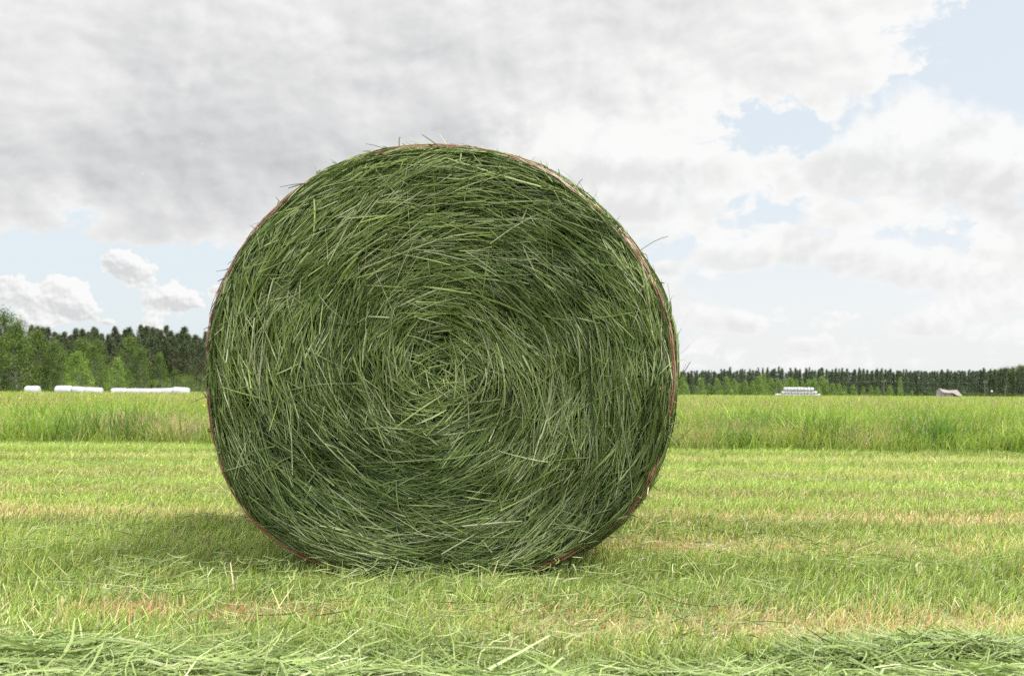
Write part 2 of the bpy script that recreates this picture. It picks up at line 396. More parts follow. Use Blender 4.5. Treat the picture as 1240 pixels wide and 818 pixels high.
# heap at the lower right
hx, hy = wx(1165, 1.95), 1.93
hp = empty('grass_heap', (hx, hy, 0), label='loose heap of long cut grass at the right end of the windrow', cat='grass heap')
g = Geo(); n = 5600
r = np.sqrt(rng.random(n)) * .27; t = rng.uniform(0, 2 * pi, n); x = r * np.cos(t) * 1.5; y = r * np.sin(t) * .65
hh = 0.060 * np.clip(1 - (r / .28) ** 2, 0, 1) * (.2 + 1.5 * fbm(x * 7, y * 7, 12, 3))
lying(g, x, y, .012 + hh * rng.random(n) ** .6, rng.normal(.25, 1.0, n), rng.lognormal(np.log(.11), .4, n).clip(.04, .24), rng.choice([.002, .003, .0045, .007], n, p=[.35, .35, .2, .1]),
      pick(CUT, n, CUTP), rng.normal(0, .2, n).clip(-.35, .35), 6, .9, .22, .004)
n = 40; x = rng.normal(-.02, .11, n); y = rng.normal(0, .07, n)
blades(g, x, y, np.full(n, .02), rng.uniform(.035, .075, n), rng.uniform(.003, .008, n), rng.uniform(0, 2 * pi, n), np.abs(rng.normal(.8, .4, n)), pick(CUT, n, CUTP) * .8, pick(CUT, n, CUTP), 5, .15)
link('loose_blades', g.mesh('grass_heap', M_cut), hp)

# stray clippings over the stubble
g = Geo()
n = 20000
x = rng.uniform(-3.4, 3.4, n); y = 1.9 + 6 * rng.random(n) ** 1.9
dens = fbm(x * 1.6, y * 2.4, 55, 3)
near = 1.6 * np.exp(-((y - 2.72) / .22) ** 2) * (np.abs(x - BX) < 1.0)
k = (rng.random(n) < sstep(.38, .72, dens + .25 * near + .15 * np.exp(-((y - 2.3) / .35) ** 2))) & (np.abs(x) < .53 * y + .5) & ~in_bale(x, y, .15)
x, y = x[k], y[k]; n = len(x)
lying(g, x, y, gz(x, y) + rng.uniform(.032, .062, n), rng.uniform(0, pi, n) * .7 + rng.normal(0, .5, n), rng.lognormal(np.log(.075), .5, n).clip(.02, .3), rng.choice([.002, .003, .0042], n, p=[.45, .4, .15]),
      pick(CUT, n, CUTP) * .88, rng.normal(0, .2, n), 5, .8, .22, .008)
tag(link('scattered_clippings', g.mesh('scattered_clippings', M_cut)), 'stray cut grass stems scattered over the mown stubble', 'clippings', kind='stuff')

# ------------------------------------------------------------------ the hay bale
def Rprof(t):
    c, s = np.cos(t), np.sin(t)
    n = np.where(s > 0, 2.0, 2.35); b = np.where(s > 0, .697, .634)
    r = (np.abs(c / .713) ** n + np.abs(s / b) ** n) ** (-1 / n)
    return r * (1 + .008 * np.sin(3 * t + 1) + .005 * np.sin(7 * t))
DENT = [(590, 510, 50, .065), (560, 393, 44, .045), (625, 410, 44, .045), (700, 470, 40, .03), (620, 640, 50, .03), (715, 285, 26, .03), (690, 600, 45, .03), (470, 330, 34, .02), (500, 575, 24, .02), (390, 585, 28, .02), (300, 520, 30, .02), (560, 400, 30, .02)]
def facew(u, v):
    """height of the bale's end face (towards the camera is +) at local u (right), v (up)"""
    t = np.arctan2(v, u); q = np.hypot(u, v) / Rprof(t)
    w = -0.045 * (1 - np.clip(q, 0, 1) ** 2) + .0                 # the end is slightly dished
    w = w - 0.075 * np.clip((q - .88) / .12, 0, 1.3) ** 2           # rounded shoulder
    w = w + .045 * (fbm(u * 5 + 7, v * 5 + 3, 60, 3) - .5) + .03 * (fbm(u * 11 + 2, v * 11 + 8, 63, 2) - .5)
    for px, py, rp, a in DENT:
        du, dv = (px - 534) / 410.7, (452 - py) / 410.7
        w = w - a * np.exp(-((u - du) ** 2 + (v - dv) ** 2) / (rp / 410.7) ** 2)
    return w
bale = empty('hay_bale', (BX, BY, 0), label='large round green hay bale with red net wrap on the mown field', cat='hay bale')
def bl(u, v, w): return np.stack([u, -w, v + BZ], -1)            # bale-local (u, v, w) -> coordinates under the empty
g = Geo()
# core: end faces and barrel as one closed skin, some way below the stems
nt, nr_ = 160, 40
T = np.linspace(0, 2 * pi, nt, endpoint=False)
rings = []
for q in np.linspace(0.02, .975, nr_):
    u, v = np.cos(T) * Rprof(T) * q, np.sin(T) * Rprof(T) * q
    rings.append(bl(u, v, facew(u, v) - .035))
for dw in np.linspace(-.12, -BLEN + .06, 14):
    u, v = np.cos(T) * Rprof(T) * .985, np.sin(T) * Rprof(T) * .985
    rings.append(bl(u, v, np.full(nt, dw)))
for q in np.linspace(.95, .02, 10):
    u, v = np.cos(T) * Rprof(T) * q, np.sin(T) * Rprof(T) * q
    rings.append(bl(u, v, np.full(nt, -BLEN + .02)))
V = np.stack(rings); idx = np.arange(V.shape[0] * nt).reshape(-1, nt); i2 = np.roll(idx, -1, 1)
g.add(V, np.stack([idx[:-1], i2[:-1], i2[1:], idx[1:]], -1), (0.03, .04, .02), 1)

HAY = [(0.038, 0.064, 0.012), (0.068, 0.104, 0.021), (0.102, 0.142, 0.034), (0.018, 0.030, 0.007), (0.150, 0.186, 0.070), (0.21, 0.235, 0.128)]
DEEP = [.40, .14, .04, .40, .02, .0]  # buried stems get darker colours, painting the shade of the gaps
def stems_face(n, depth0, depth1, L0, jit, wsc=1.0, slope=.07, rnd=.06, p=None, qmin=0.0, k=1):
    # stems come in bundles of about k that lie the same way
    m = max(1, n // k); n = m * k; rep = lambda a: np.repeat(a, k, 0)
    q = rep(np.sqrt(rng.uniform(qmin ** 2, 1, m))); t = rep(rng.uniform(0, 2 * pi, m))
    u0, v0 = q * Rprof(t) * np.cos(t), q * Rprof(t) * np.sin(t)
    bj = rep(rng.normal(0, jit, m))
    if k > 1:
        along = rng.normal(0, .045, n); across = rng.normal(0, .011, n)
        u0 = u0 - np.sin(t) * along + np.cos(t) * across; v0 = v0 + np.cos(t) * along + np.sin(t) * across
        t = np.arctan2(v0, u0); f = np.minimum(1, .99 * Rprof(t) / np.maximum(np.hypot(u0, v0), 1e-6)); u0, v0 = u0 * f, v0 * f
        jit = .07
    r0 = np.hypot(u0, v0)
    fld = (fbm(u0 * 4.5 + 9, v0 * 4.5 + 5, 90, 2) - .5) * 1.3 + (fbm(u0 * 11, v0 * 11, 95, 2) - .5) * .9
    a0 = t + pi / 2 + .10 + fld * (.38 + .9 * np.exp(-(r0 / .2) ** 2)) + bj + (rng.normal(0, jit, n) if k > 1 else 0)
    ch = (rng.random(n) < rnd + .5 * np.exp(-(r0 / .10) ** 2)); a0 = np.where(ch, rng.uniform(0, 2 * pi, n), a0)
    a0 = a0 + pi * (rng.random(n) < .5)
    L = rng.lognormal(np.log(L0), .5, n).clip(.03, .36) * (.55 + .45 * np.clip(r0 / .3, 0, 1))
    S = 6; s = np.linspace(-.5, .5, S)[None, :]
    sgn = np.where(np.cos(a0 - t - pi / 2) > 0, 1, -1)
    kap = sgn * .35 / np.maximum(r0, .15) * rng.uniform(.0, 1.2, n) + rng.normal(0, .45, n)
    kap = np.where(ch, rng.normal(0, 2.0, n), kap)
    a = a0[:, None] + kap[:, None] * s * L[:, None]
    st = (L / (S - 1))[:, None]
    u = np.cumsum(np.cos(a) * st, 1); v = np.cumsum(np.sin(a) * st, 1)
    u = u - u.mean(1, keepdims=True) + u0[:, None]; v = v - v.mean(1, keepdims=True) + v0[:, None]
    tt = np.arctan2(v, u); q = np.hypot(u, v); lim = Rprof(tt) * rng.uniform(.965, .998, n)[:, None]
    f = np.minimum(1, lim / np.maximum(q, 1e-6)); u, v = u * f, v * f
    dep = rep(rng.uniform(depth0, depth1, m)) + (rng.normal(0, .004, n) if k > 1 else 0)
    w = facew(u, v) + dep[:, None] + rng.normal(0, slope, n)[:, None] * s * L[:, None] - rng.normal(0, .05, n)[:, None] * (4 * s ** 2 - .35) * L[:, None]
    P = bl(u, v, w)
    tg = unit(np.gradient(P, axis=1)); out = np.zeros_like(tg); out[..., 1] = -1
    sd = unit(np.cross(tg, out)); nr = np.cross(sd, tg)
    rl = rng.normal(0, .75, n)[:, None, None]
    sd = sd * np.cos(rl) + nr * np.sin(rl)
    wd = rng.choice([.0022, .0033, .0046, .0066], n, p=[.30, .40, .24, .06]) * wsc
    W = wd[:, None] * np.clip(1.1 - np.abs(s + .1) * .9, .35, 1)
    # uneven hay tone, plus painted light to the left and shade to the right
    hay_tone = fbm(u0 * 3 + 1, v0 * 3 + 4, 70, 3)
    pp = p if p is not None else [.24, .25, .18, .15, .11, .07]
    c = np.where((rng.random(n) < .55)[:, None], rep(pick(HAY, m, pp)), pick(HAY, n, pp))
    pale = (rng.random(n) < .9 * sstep(.48, .75, hay_tone + .10 * (-u0 / .7)))
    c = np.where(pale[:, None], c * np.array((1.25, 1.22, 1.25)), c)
    painted_shade = rng.random(n) < sstep(.52, .36, hay_tone - .06 * (u0 / .7))
    c = np.where(painted_shade[:, None], c * np.array((.55, .60, .50)), c * .93)
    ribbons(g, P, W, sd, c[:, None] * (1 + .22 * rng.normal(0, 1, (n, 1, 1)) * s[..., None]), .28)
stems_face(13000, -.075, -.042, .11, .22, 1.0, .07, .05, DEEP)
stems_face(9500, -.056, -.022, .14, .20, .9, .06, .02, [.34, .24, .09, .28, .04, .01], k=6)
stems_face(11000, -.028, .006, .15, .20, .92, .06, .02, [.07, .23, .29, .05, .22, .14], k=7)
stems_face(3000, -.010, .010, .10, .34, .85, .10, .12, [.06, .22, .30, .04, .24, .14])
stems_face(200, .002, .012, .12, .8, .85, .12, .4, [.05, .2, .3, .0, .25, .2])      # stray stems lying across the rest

def stems_barrel(n, w0, w1, L0, off0, off1, jit, out=0.0, pal=None):
    t = rng.uniform(0, 2 * pi, n); w = rng.uniform(w1, w0, n)
    L = rng.lognormal(np.log(L0), .4, n).clip(.03, .3); S = 6; s = np.linspace(-.5, .5, S)[None, :]
    ja = rng.normal(0, jit, n)[:, None]
    r0 = Rprof(t)
    tt = t[:, None] + np.cos(ja) * s * L[:, None] / r0[:, None]
    ww = w[:, None] + np.sin(ja) * s * L[:, None]
    ww = np.minimum(ww, -.02)
    shoulder = -.05 * np.clip((ww + .10) / .10, 0, 1) ** 2
    rr = Rprof(tt) + shoulder + rng.uniform(off0, off1, n)[:, None] + (np.abs(rng.normal(0, out, n)) if out else np.zeros(n))[:, None] * (s + .5) * L[:, None]
    u, v = rr * np.cos(tt), rr * np.sin(tt)
    v = np.maximum(v, -BZ + .003)
    P = bl(u, v, ww); tg = unit(np.gradient(P, axis=1))
    rd = unit(np.stack([np.cos(tt), np.zeros_like(tt), np.sin(tt)], -1))
    sd = unit(np.cross(tg, rd)); nr = np.cross(sd, tg); rl = rng.normal(0, .7, n)[:, None, None]
    sd = sd * np.cos(rl) + nr * np.sin(rl)
    W = rng.choice([.002, .003, .0042, .006], n, p=[.3, .4, .22, .08])[:, None] * np.clip(1.1 - np.abs(s + .1) * .9, .35, 1)
    c = pick(HAY, n, pal if pal is not None else [.2, .24, .2, .12, .14, .10])
    ribbons(g, P, W, sd, np.repeat(c[:, None], S, 1), .25)
stems_barrel(7000, -.01, -.20, .11, -.012, .004, .30)
stems_barrel(1100, -.05, -.16, .09, .000, .006, .35, 0, [.1, .2, .25, .05, .25, .15])
stems_barrel(9000, -.20, -BLEN + .03, .14, -.012, .004, .3)
stems_barrel(1500, -.02, -.5, .045, -.004, .004, .9, .20)
stems_barrel(330, -.01, -.35, .03, 0, .004, 1.2, .5)
# the few long stalks that stand away from the silhouette
for (a0, b0), (a1, b1) in (((783, 296), (812, 283)), ((700, 222), (707, 214)), ((806, 520), (826, 540)), ((800, 500), (818, 505)), ((250, 470), (238, 478)), ((262, 440), (244, 462))):
    p0 = np.array(((a0 - 534) / 410.7, (452 - b0) / 410.7)); p1 = np.array(((a1 - 534) / 410.7, (452 - b1) / 410.7))
    s = np.linspace(-.6, 1, 7); pts = p0[None] + (p1 - p0)[None] * s[:, None]; pts[:, 1] += .006 * np.sin(s * 3)
    tubes(g, bl(pts[:, 0], pts[:, 1], -.07 + .04 * np.clip(s, 0, 1)), .0011, (.15, .18, .08), 4)
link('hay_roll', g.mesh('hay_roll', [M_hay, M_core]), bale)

# red net: gathered edge on the shoulder, strands and zigzag links round the barrel
g = Geo()
RED = [(0.18, 0.058, 0.040), (0.20, 0.090, 0.060), (0.19, 0.13, 0.085), (0.11, 0.042, 0.030)]
nt = 420; T = np.linspace(0, 2 * pi, nt, endpoint=False)
def strand(w, dr, rad, col, wob):
    seed = int(rng.integers(1, 200))
    ww = w + wob * (fbm(T / (2 * pi) * 40, T * 0, seed, 2) - .5)
    ww[-20:] = ww[-20:] * np.linspace(1, 0, 20) + ww[0] * np.linspace(0, 1, 20)
    r = Rprof(T) + dr - .05 * np.clip((ww + .10) / .10, 0, 1) ** 2 + .006 * (vnoise(T / (2 * pi) * 60, T * 0, seed + 3) - .5)
    r[-20:] = r[-20:] * np.linspace(1, 0, 20) + r[0] * np.linspace(0, 1, 20)
    u, v = r * np.cos(T), np.maximum(r * np.sin(T), -BZ + .004)
    tubes(g, bl(u, v, ww), rad, col, 4, True)
def edge_strand(i):
    seed = int(rng.integers(1, 200)); a = T / (2 * pi)
    ins = .006 + .015 * np.clip(np.cos(T - .1), 0, 1) ** 1.5 + .0026 * i + .016 * (vnoise(a * 26, a * 0, 7, ) - .5) + .009 * (vnoise(a * 90, a * 0, seed) - .5)
    ins[-20:] = ins[-20:] * np.linspace(1, 0, 20) + ins[0] * np.linspace(0, 1, 20)
    r = Rprof(T) - ins; u, v = r * np.cos(T), r * np.sin(T)
    w = facew(u, v) + .015 + .012 * (vnoise(a * 34, a * 0, seed + 9) - .5)
    w[-20:] = w[-20:] * np.linspace(1, 0, 20) + w[0] * np.linspace(0, 1, 20)
    tubes(g, bl(u, np.maximum(v, -BZ + .004), w), .0010, RED[i % 4], 4, True)
for i in range(5): edge_strand(i)
for i in range(20): strand(-.11 - .055 * i, .004, .0009, RED[(i * 2) % 4], .008)
nz = 560
for i in range(20):
    t = np.linspace(0, 2 * pi, nz, endpoint=False); zig = (np.arange(nz) % 4 < 2).astype(float)
    w = -.085 - .055 * i - .055 * zig; r = Rprof(t) + .004 - .05 * np.clip((w + .10) / .10, 0, 1) ** 2
    tubes(g, bl(r * np.cos(t), np.maximum(r * np.sin(t), -BZ + .004), w), .0006, RED[(i + 1) % 4], 3, True)
link('net_wrap', g.mesh('net_wrap', M_net), bale)

# ------------------------------------------------------------------ trees
def leaf_quads(g, c, size, col, flat=0.0, mat=0):
    n = len(c)
    a = unit(rng.normal(0, 1, (n, 3))); b = rng.normal(0, 1, (n, 3))
    a[:, 2] *= (1 - flat); a = unit(a)
    b = unit(np.cross(a, b)); s = size[:, None]
    V = np.stack([c - a * s, c - b * s * .55, c + a * s, c + b * s * .55], 1)
    g.add(V, np.arange(n * 4).reshape(-1, 4), np.repeat(col, 4, 0), mat)

def tree_meshes(kind, h, seed):
    """trunk and crown meshes of a tree of height h (metres)"""
    gt, gc = Geo(), Geo()
    zz = np.linspace(0, .97, 10); bend = .02 * h * np.sin(zz * 3 + seed)
    tr = {'birch': .011, 'pine': .013, 'spruce': .011, 'bush': .012, 'young': .009}[kind] * h
    tubes(gt, np.stack([bend * .6, bend * .3, zz * h], -1), tr * (1 - zz * .9), (1, 1, 1), 7)
    ctr = lambda q: np.stack([.012 * h * np.sin(q * 3 + seed), .006 * h * np.sin(q * 3 + seed), q * h], -1)
    if kind in ('birch', 'bush', 'young'):
        nb = 26 if kind == 'bush' else 115
        pal = np.array([(0.060, 0.098, 0.016), (0.078, 0.120, 0.020), (0.048, 0.082, 0.015), (0.095, 0.135, 0.026)]) * (1.55 if kind == 'young' else .85)
        for i in range(nb):
            q = .03 + .95 * rng.random() ** 1.15 if kind != 'bush' else rng.uniform(.15, .9)
            prof = (np.clip((q + .1) / .25, 0, 1) ** .5 * (1.01 - q) ** .72 * .33) if kind != 'bush' else .62 * np.sqrt(max(.05, 1 - (q * 1.02) ** 2))
            az = rng.uniform(0, 2 * pi); rr = h * prof * rng.uniform(.45, 1.08)
            base = ctr(np.array(max(.04, q - .10))); end = ctr(np.array(q)) + np.array((np.cos(az) * rr, np.sin(az) * rr, 0))
            tubes(gt, np.stack([base, (base + end) / 2 + (0, 0, .02 * h), end]), np.array((.0035, .0022, .0008)) * h, (1, 1, 1), 4)
            n = int(rng.uniform(60, 110)); cr = h * rng.uniform(.035, .065) * (1.0 if kind != 'bush' else 2.0)
            c = end + rng.normal(0, 1, (n, 3)) * cr * np.array((1, 1, 1.1)) * .75
            c[:, 2] -= np.abs(rng.normal(0, cr * .5, n))
            base_c = np.array(pal[rng.integers(4)]) * rng.uniform(.85, 1.2)
            leaf_quads(gc, c, rng.uniform(.006, .012, n) * h * (1 if kind != 'bush' else 1.6), base_c * rng.normal(1, .18, (n, 1)).clip(.5, 1.6))
    elif kind == 'pine':
        pal = [(0.036, 0.052, 0.020), (0.044, 0.060, 0.024), (0.052, 0.058, 0.026), (0.030, 0.045, 0.018)]
        for i in range(110):
            q = .20 + .79 * ((i + rng.random()) / 110) ** .95
            prof = .16 * np.clip((q - .15) / .25, .3, 1) * np.clip((1.0 - q) / .55, 0.04, 1) ** .8
            az = rng.uniform(0, 2 * pi); rr = h * prof * rng.uniform(.5, 1.2)
            base = ctr(np.array(q - .02)); end = ctr(np.array(q)) + np.array((np.cos(az) * rr, np.sin(az) * rr, .015 * h))
            tubes(gt, np.stack([base, (base + end) / 2, end]), np.array((.004, .0025, .001)) * h, (1, 1, 1), 4)
            n = int(rng.uniform(65, 115)); cr = h * rng.uniform(.024, .044) * (1.25 - .8 * q)
            c = end + rng.normal(0, 1, (n, 3)) * cr * np.array((1.05, 1.05, .9))
            leaf_quads(gc, c, rng.uniform(.006, .012, n) * h, np.array(pal[rng.integers(4)]) * rng.normal(1, .12, (n, 1)).clip(.5, 1.6))
        for i in range(14):      # dead lower branches
            q = rng.uniform(.1, .4); az = rng.uniform(0, 2 * pi); b = ctr(np.array(q)); e = b + np.array((np.cos(az), np.sin(az), -.1)) * h * rng.uniform(.03, .08)
            tubes(gt, np.stack([b, e]), np.array((.002, .001)) * h, (1, 1, 1), 3)
    else:
        pal = [(0.050, 0.070, 0.038), (0.060, 0.082, 0.042), (0.044, 0.062, 0.036), (0.066, 0.092, 0.044)]
        for i in range(120):
            q = rng.uniform(.06, .99)
            rr = h * .15 * (1.0 - q) ** .75 * rng.uniform(.6, 1.15) + .006 * h
            az = rng.uniform(0, 2 * pi); end = ctr(np.array(q)) + np.array((np.cos(az) * rr, np.sin(az) * rr, -rr * .35))
            base = ctr(np.array(q)); n = 16
            f = rng.random((n, 1)) ** .6
            c = base * (1 - f) + end * f + rng.normal(0, .010 * h, (n, 3))
            leaf_quads(gc, c, rng.uniform(.010, .020, n) * h, np.array(pal[rng.integers(4)]) * rng.normal(1, .2, (n, 1)).clip(.5, 1.6), .3)
    bark = M_birch if kind in ('birch', 'young') else M_bark
    return gt.mesh(kind + '_trunk', bark, True), gc.mesh(kind + '_crown', M_leaf if kind in ('birch', 'bush', 'young') else M_needle), gc

def proto(kind, n, h=10.0):
    return [tree_meshes(kind, h, i * 1.7) for i in range(n)]
PRO = {'birch': proto('birch', 5), 'pine': proto('pine', 5), 'spruce': proto('spruce', 5), 'bush': proto('bush', 3), 'young': proto('young', 4)}
NAMES = {'birch': 'birch_tree', 'pine': 'pine_tree', 'spruce': 'spruce_tree', 'bush': 'bush', 'young': 'broadleaf_tree'}
cnt = {}
def tree(kind, px, top, d, label, group, wide=1.0, cat=None, x=None, h=None):
    i = cnt.get(kind, 0); cnt[kind] = i + 1
    X = wx(px, d) if x is None else x; H = wz(px, top, d) if h is None else h
    o = empty(NAMES[kind], (X, d, 0), rng.uniform(0, 2 * pi), label=label, cat=cat or ('bush' if kind == 'bush' else 'tree'), group=group)
    o.scale = (H / 10 * wide, H / 10 * wide, H / 10)
    t, c, _ = PRO[kind][int(rng.integers(len(PRO[kind])))]
    link('trunk', t, o); link('crown', c, o)
    return o

GL = 'broadleaf trees at the left field edge'
for px, top, d, wd, lab in (
    (-34, 372, 128, 1.3, None), (-62, 368, 130, 1.3, None),
    (4, 374, 130, 1.25, 'tallest bright green broadleaf tree at the left edge of the photo'),
    (20, 386, 126, 1.15, 'broad green tree close beside the tallest one at left'),
    (45, 401, 132, 1.2, 'rounded green tree directly behind the lone white bale'),
    (64, 411, 130, 1.15, 'green tree sloping down above the left end of the middle bales'),
    (76, 424, 127, 1.2, 'low green tree just left of the yellowish green rounded tree'),
    (94, 425, 122, 1.35, 'yellowish green rounded tree above the middle group of white bales'),
    (99, 410, 138, 1.2, 'taller green tree rising behind the yellowish green rounded tree'),
    (112, 418, 136, 1.2, 'dull green tree with a drooping right side beside the lone small birch'),
    (142, 433, 118, 1.1, 'lone small pale green cone shaped birch in front of dark pines'),
    (118, 410, 165, 1.0, 'dull green broadleaf tree between dark pines at left'),
    (158, 408, 160, 1.25, 'tall mid green broadleaf tree among pines behind the long bale row'),
    (170, 420, 158, 1.2, 'leaning lower broadleaf tree right of the tall mid green one'),
    (155, 447, 128, 1.1, 'small dark green sapling just right of the lone cone shaped birch'),
    (193, 427, 160, .9, 'narrow broadleaf tree near the right end of the long bale row'),
    (212, 447, 165, 1.1, 'low shaded broadleaf tree under pines beside the hay bale')):
    if lab is None: lab = 'broadleaf tree standing outside the left edge of the photo'
    tree('young' if px in (142, 94) else 'birch', px, top, d, lab, GL, wd)
GP = 'dark pines of the left wood'
pl = 'dark pine in the wood behind the broadleaf trees at left'
pines = [(px + rng.uniform(-2, 2), 401 + rng.uniform(-7, 7) + max(0, (px - 180)) * .06, rng.uniform(215, 235)) for px in np.arange(46, 330, 6.5)]
pines += [(px + rng.uniform(-3, 3), 409 + rng.uniform(-4, 6) + max(0, (px - 180)) * .06, rng.uniform(192, 212)) for px in np.arange(58, 300, 11)]
pines += [(px, 398 + rng.uniform(-3, 6), 245) for px in np.arange(-60, 46, 14)]
for px, top, d in pines: tree('pine', px, top, d, pl, GP, rng.uniform(.75, 1.1))

for px, d in [(p, 176 + rng.uniform(-5, 5)) for p in np.arange(-30, 300, 11)] + [(p, 205 + rng.uniform(-5, 5)) for p in np.arange(-30, 320, 13)]:
    tree('bush', px, 455 + rng.uniform(-5, 4), d, 'shaded green shrub of the undergrowth along the foot of the left wood', 'undergrowth shrubs of the left wood', 1.1)
GS = 'spruces of the far forest'
sl = 'dark pointed spruce in the far forest wall at right'
for row, (d0, step, off) in enumerate(((470, 6.6, 0), (486, 7.0, 2.5))):
    for px in np.arange(770, 1330, step):
        top = 447.5 + 4.5 * (fbm(px * .03, row, 33, 3) - .5) + rng.normal(0, 1.3) - 1.5 * math.sin(px * .021) - max(0, px - 1195) * .03
        tree('spruce', px + off + rng.uniform(-3, 3), top, d0 + rng.uniform(-5, 5), sl, GS, rng.uniform(.85, 1.4))
g = Geo()    # deeper rows, and the part of the wood that stands behind the bale: one mass
for row, d0 in enumerate((505, 520, 545)):
    for px in np.arange(215, 1420, 4.5):
        if row == 0 and 770 < px < 1330 and rng.random() < .3: continue
        d = d0 + rng.uniform(-6, 6); X = wx(px + rng.uniform(-3, 3), d); H = wz(px, 449.5 + rng.uniform(-1.5, 2.5), d)
        src = PRO['spruce'][int(rng.integers(5))][2]
        v = np.concatenate(src.v) * np.array((H / 10 * 1.4, H / 10 * 1.4, H / 10)) + np.array((X, d, 0))
        g.add(v, np.concatenate(src.f), np.concatenate(src.c))
for px in np.arange(215, 1420, 5):
    d = 496 + rng.uniform(-4, 4); X = wx(px, d); H = 5 * rng.uniform(.8, 1.3); src = PRO['bush'][int(rng.integers(3))][2]
    g.add(np.concatenate(src.v) * (H / 10) + np.array((X, d, 0)), np.concatenate(src.f), np.concatenate(src.c) * .7)
tag(link('far_forest', g.mesh('far_forest', M_needle)), 'deep dark conifer wood closing the far side of the field', 'forest', kind='stuff')

GB = 'pale green young trees along the far forest'
yl = 'pale green young broadleaf tree in front of the dark far forest'
young = [(832, 465), (848, 456), (858, 463), (868, 457), (880, 455), (889, 458), (896, 463), (902, 459), (911, 460), (918, 455), (925, 451), (934, 456), (943, 458), (951, 459), (957, 456), (964, 458), (972, 461), (979, 458), (986, 456), (995, 455),
         (1001, 459), (1008, 463), (1016, 463), (1023, 466), (1033, 464), (1045, 467), (1055, 466), (1062, 467), (1077, 465), (1104, 471)]
for px, top in young: tree('young', px, top + 1.0, 400 + rng.uniform(-12, 15), yl, GB, rng.uniform(1.0, 1.5))
tree('young', 1090, 456, 415, 'slim tall pale tree rising alone before the far forest', GB, .6)
for px in range(745, 832, 9): tree('young', px, 458 + rng.uniform(-4, 5), 405, 'young broadleaf tree hidden behind the large hay bale', GB, 1.2)
GR = 'broadleaf trees at the far right'
for px, top, lab in ((1206, 447.5, 'lowest broadleaf crown at the left end of the far right grove'), (1213, 445.8, 'broadleaf crown second from the left in the far right grove'), (1220, 444.3, 'middle broadleaf crown rising above the far right spruces'),
                     (1228, 443.6, 'green broadleaf crown just left of the tallest one at the right edge'), (1236, 442.3, 'tallest green broadleaf crown at the right edge of the far forest')) + tuple((p, 442 + rng.uniform(-1, 1), 'broadleaf tree beyond the right edge of the photo') for p in range(1244, 1330, 8)):
    tree('birch', px, top, 495, lab, GR, 1.5)
GU = 'bushes along the far field edge'
tree('bush', 845, 471, 380, 'round dark bush at the far field edge beside the hay bale', GU, 1.1)
ul = 'low rounded green bush in the hedge right of the collapsed barn'
for px, top in ((1170, 473.5), (1178, 473.5), (1187, 474), (1196, 474), (1204, 474), (1212, 475), (1222, 474.5), (1232, 475), (1241, 475), (1252, 474)):
    tree('bush', px, top, 405 + rng.uniform(-6, 6), ul, GU, 1.5)
for px, top in ((1010, 474), (1024, 475), (1038, 475), (1052, 475), (1066, 475), (1082, 475), (1098, 475), (1114, 475), (1128, 474), (870, 473), (890, 474), (906, 474), (926, 474)):
    tree('bush', px, top, 408 + rng.uniform(-6, 6), 'low green shrub at the foot of the far forest left of the collapsed barn', GU, 1.5)

# ------------------------------------------------------------------ wrapped bales
def wrapped_mesh(seed, L=1.5, D=1.25):
    """white film-wrapped bale, axis along X, standing on z=0, rounded shoulders and slight sag"""
    g = Geo(); nt = 28
    pr = [(-.5, .02), (-.497, .4), (-.485, .72), (-.455, .90), (-.40, .98), (-.25, 1.0), (0, 1.01), (.25, 1.0), (.40, .98), (.455, .90), (.485, .72), (.497, .4), (.5, .02)]
    t = np.linspace(0, 2 * pi, nt, endpoint=False); V = []
    for i, (a, r) in enumerate(pr):
        rr = r * D / 2 * (1 + .025 * np.sin(t * 3 + seed + i * .4) + .012 * np.sin(t * 7 + i + seed))
        y, z = rr * np.cos(t), rr * np.sin(t) * .96
        z = np.maximum(z, -D * .44) + D * .44
        V.append(np.stack([np.full(nt, a * L), y, z], -1))
    V = np.stack(V); idx = np.arange(V.shape[0] * nt).reshape(-1, nt); i2 = np.roll(idx, -1, 1)
    g.add(V, np.stack([idx[:-1], i2[:-1], i2[1:], idx[1:]], -1))
    return g.mesh('wrapped_bale', M_film, True)
WB = [wrapped_mesh(i * 2.1) for i in range(3)]
GW = 'white wrapped bales at the left field edge'
dL = 96
for i, (p0, p1, top, ry, lab) in enumerate((
    (31, 48, 466.5, 0, 'lone white wrapped bale lying apart at the far left'),
    (67.5, 88, 466.3, 0, 'tallest white wrapped bale at the left end of the middle group'),
    (88, 104, 467.3, 5, 'sagging white wrapped bale in the middle of the three bale group'),
    (103, 124, 468.3, 3, 'flattest white wrapped bale at the right end of the middle group'),
    (135, 154, 469.2, 0, 'white wrapped bale at the left end of the long row'),
    (154, 170, 469.4, -1, 'second white wrapped bale from the left in the long row'),
    (169, 184, 469.7, 1, 'third white wrapped bale from the left in the long row'),
    (183, 198, 469.5, 0, 'white wrapped bale in the long row just before its raised end'),
    (197, 211, 469.0, -2, 'white wrapped bale next to the raised last one of the long row'),
    (209, 229, 468.2, 4, 'raised last white wrapped bale at the right end of the long row'))):
    o = bpy.data.objects.new('wrapped_bale', WB[i % 3]); C.objects.link(o)
    cx = (p0 + p1) / 2; wdt = (p1 - p0) / FPX * dL; H = wz(cx, top + .5, dL)
    o.location = (wx(cx, dL), dL, 0); o.scale = (wdt / 1.5 * 1.01, H / 1.15, H / 1.15); o.rotation_euler = (0, R(ry), R(rng.uniform(-4, 4)))
    tag(o, lab, 'wrapped bale', GW)
GK = 'white wrapped bales in the far stack'
dR = 345
ORD = ['first', 'second', 'third', 'fourth', 'fifth', 'sixth', 'seventh', 'eighth', 'ninth', 'tenth', 'eleventh', 'twelfth', 'thirteenth', 'fourteenth']
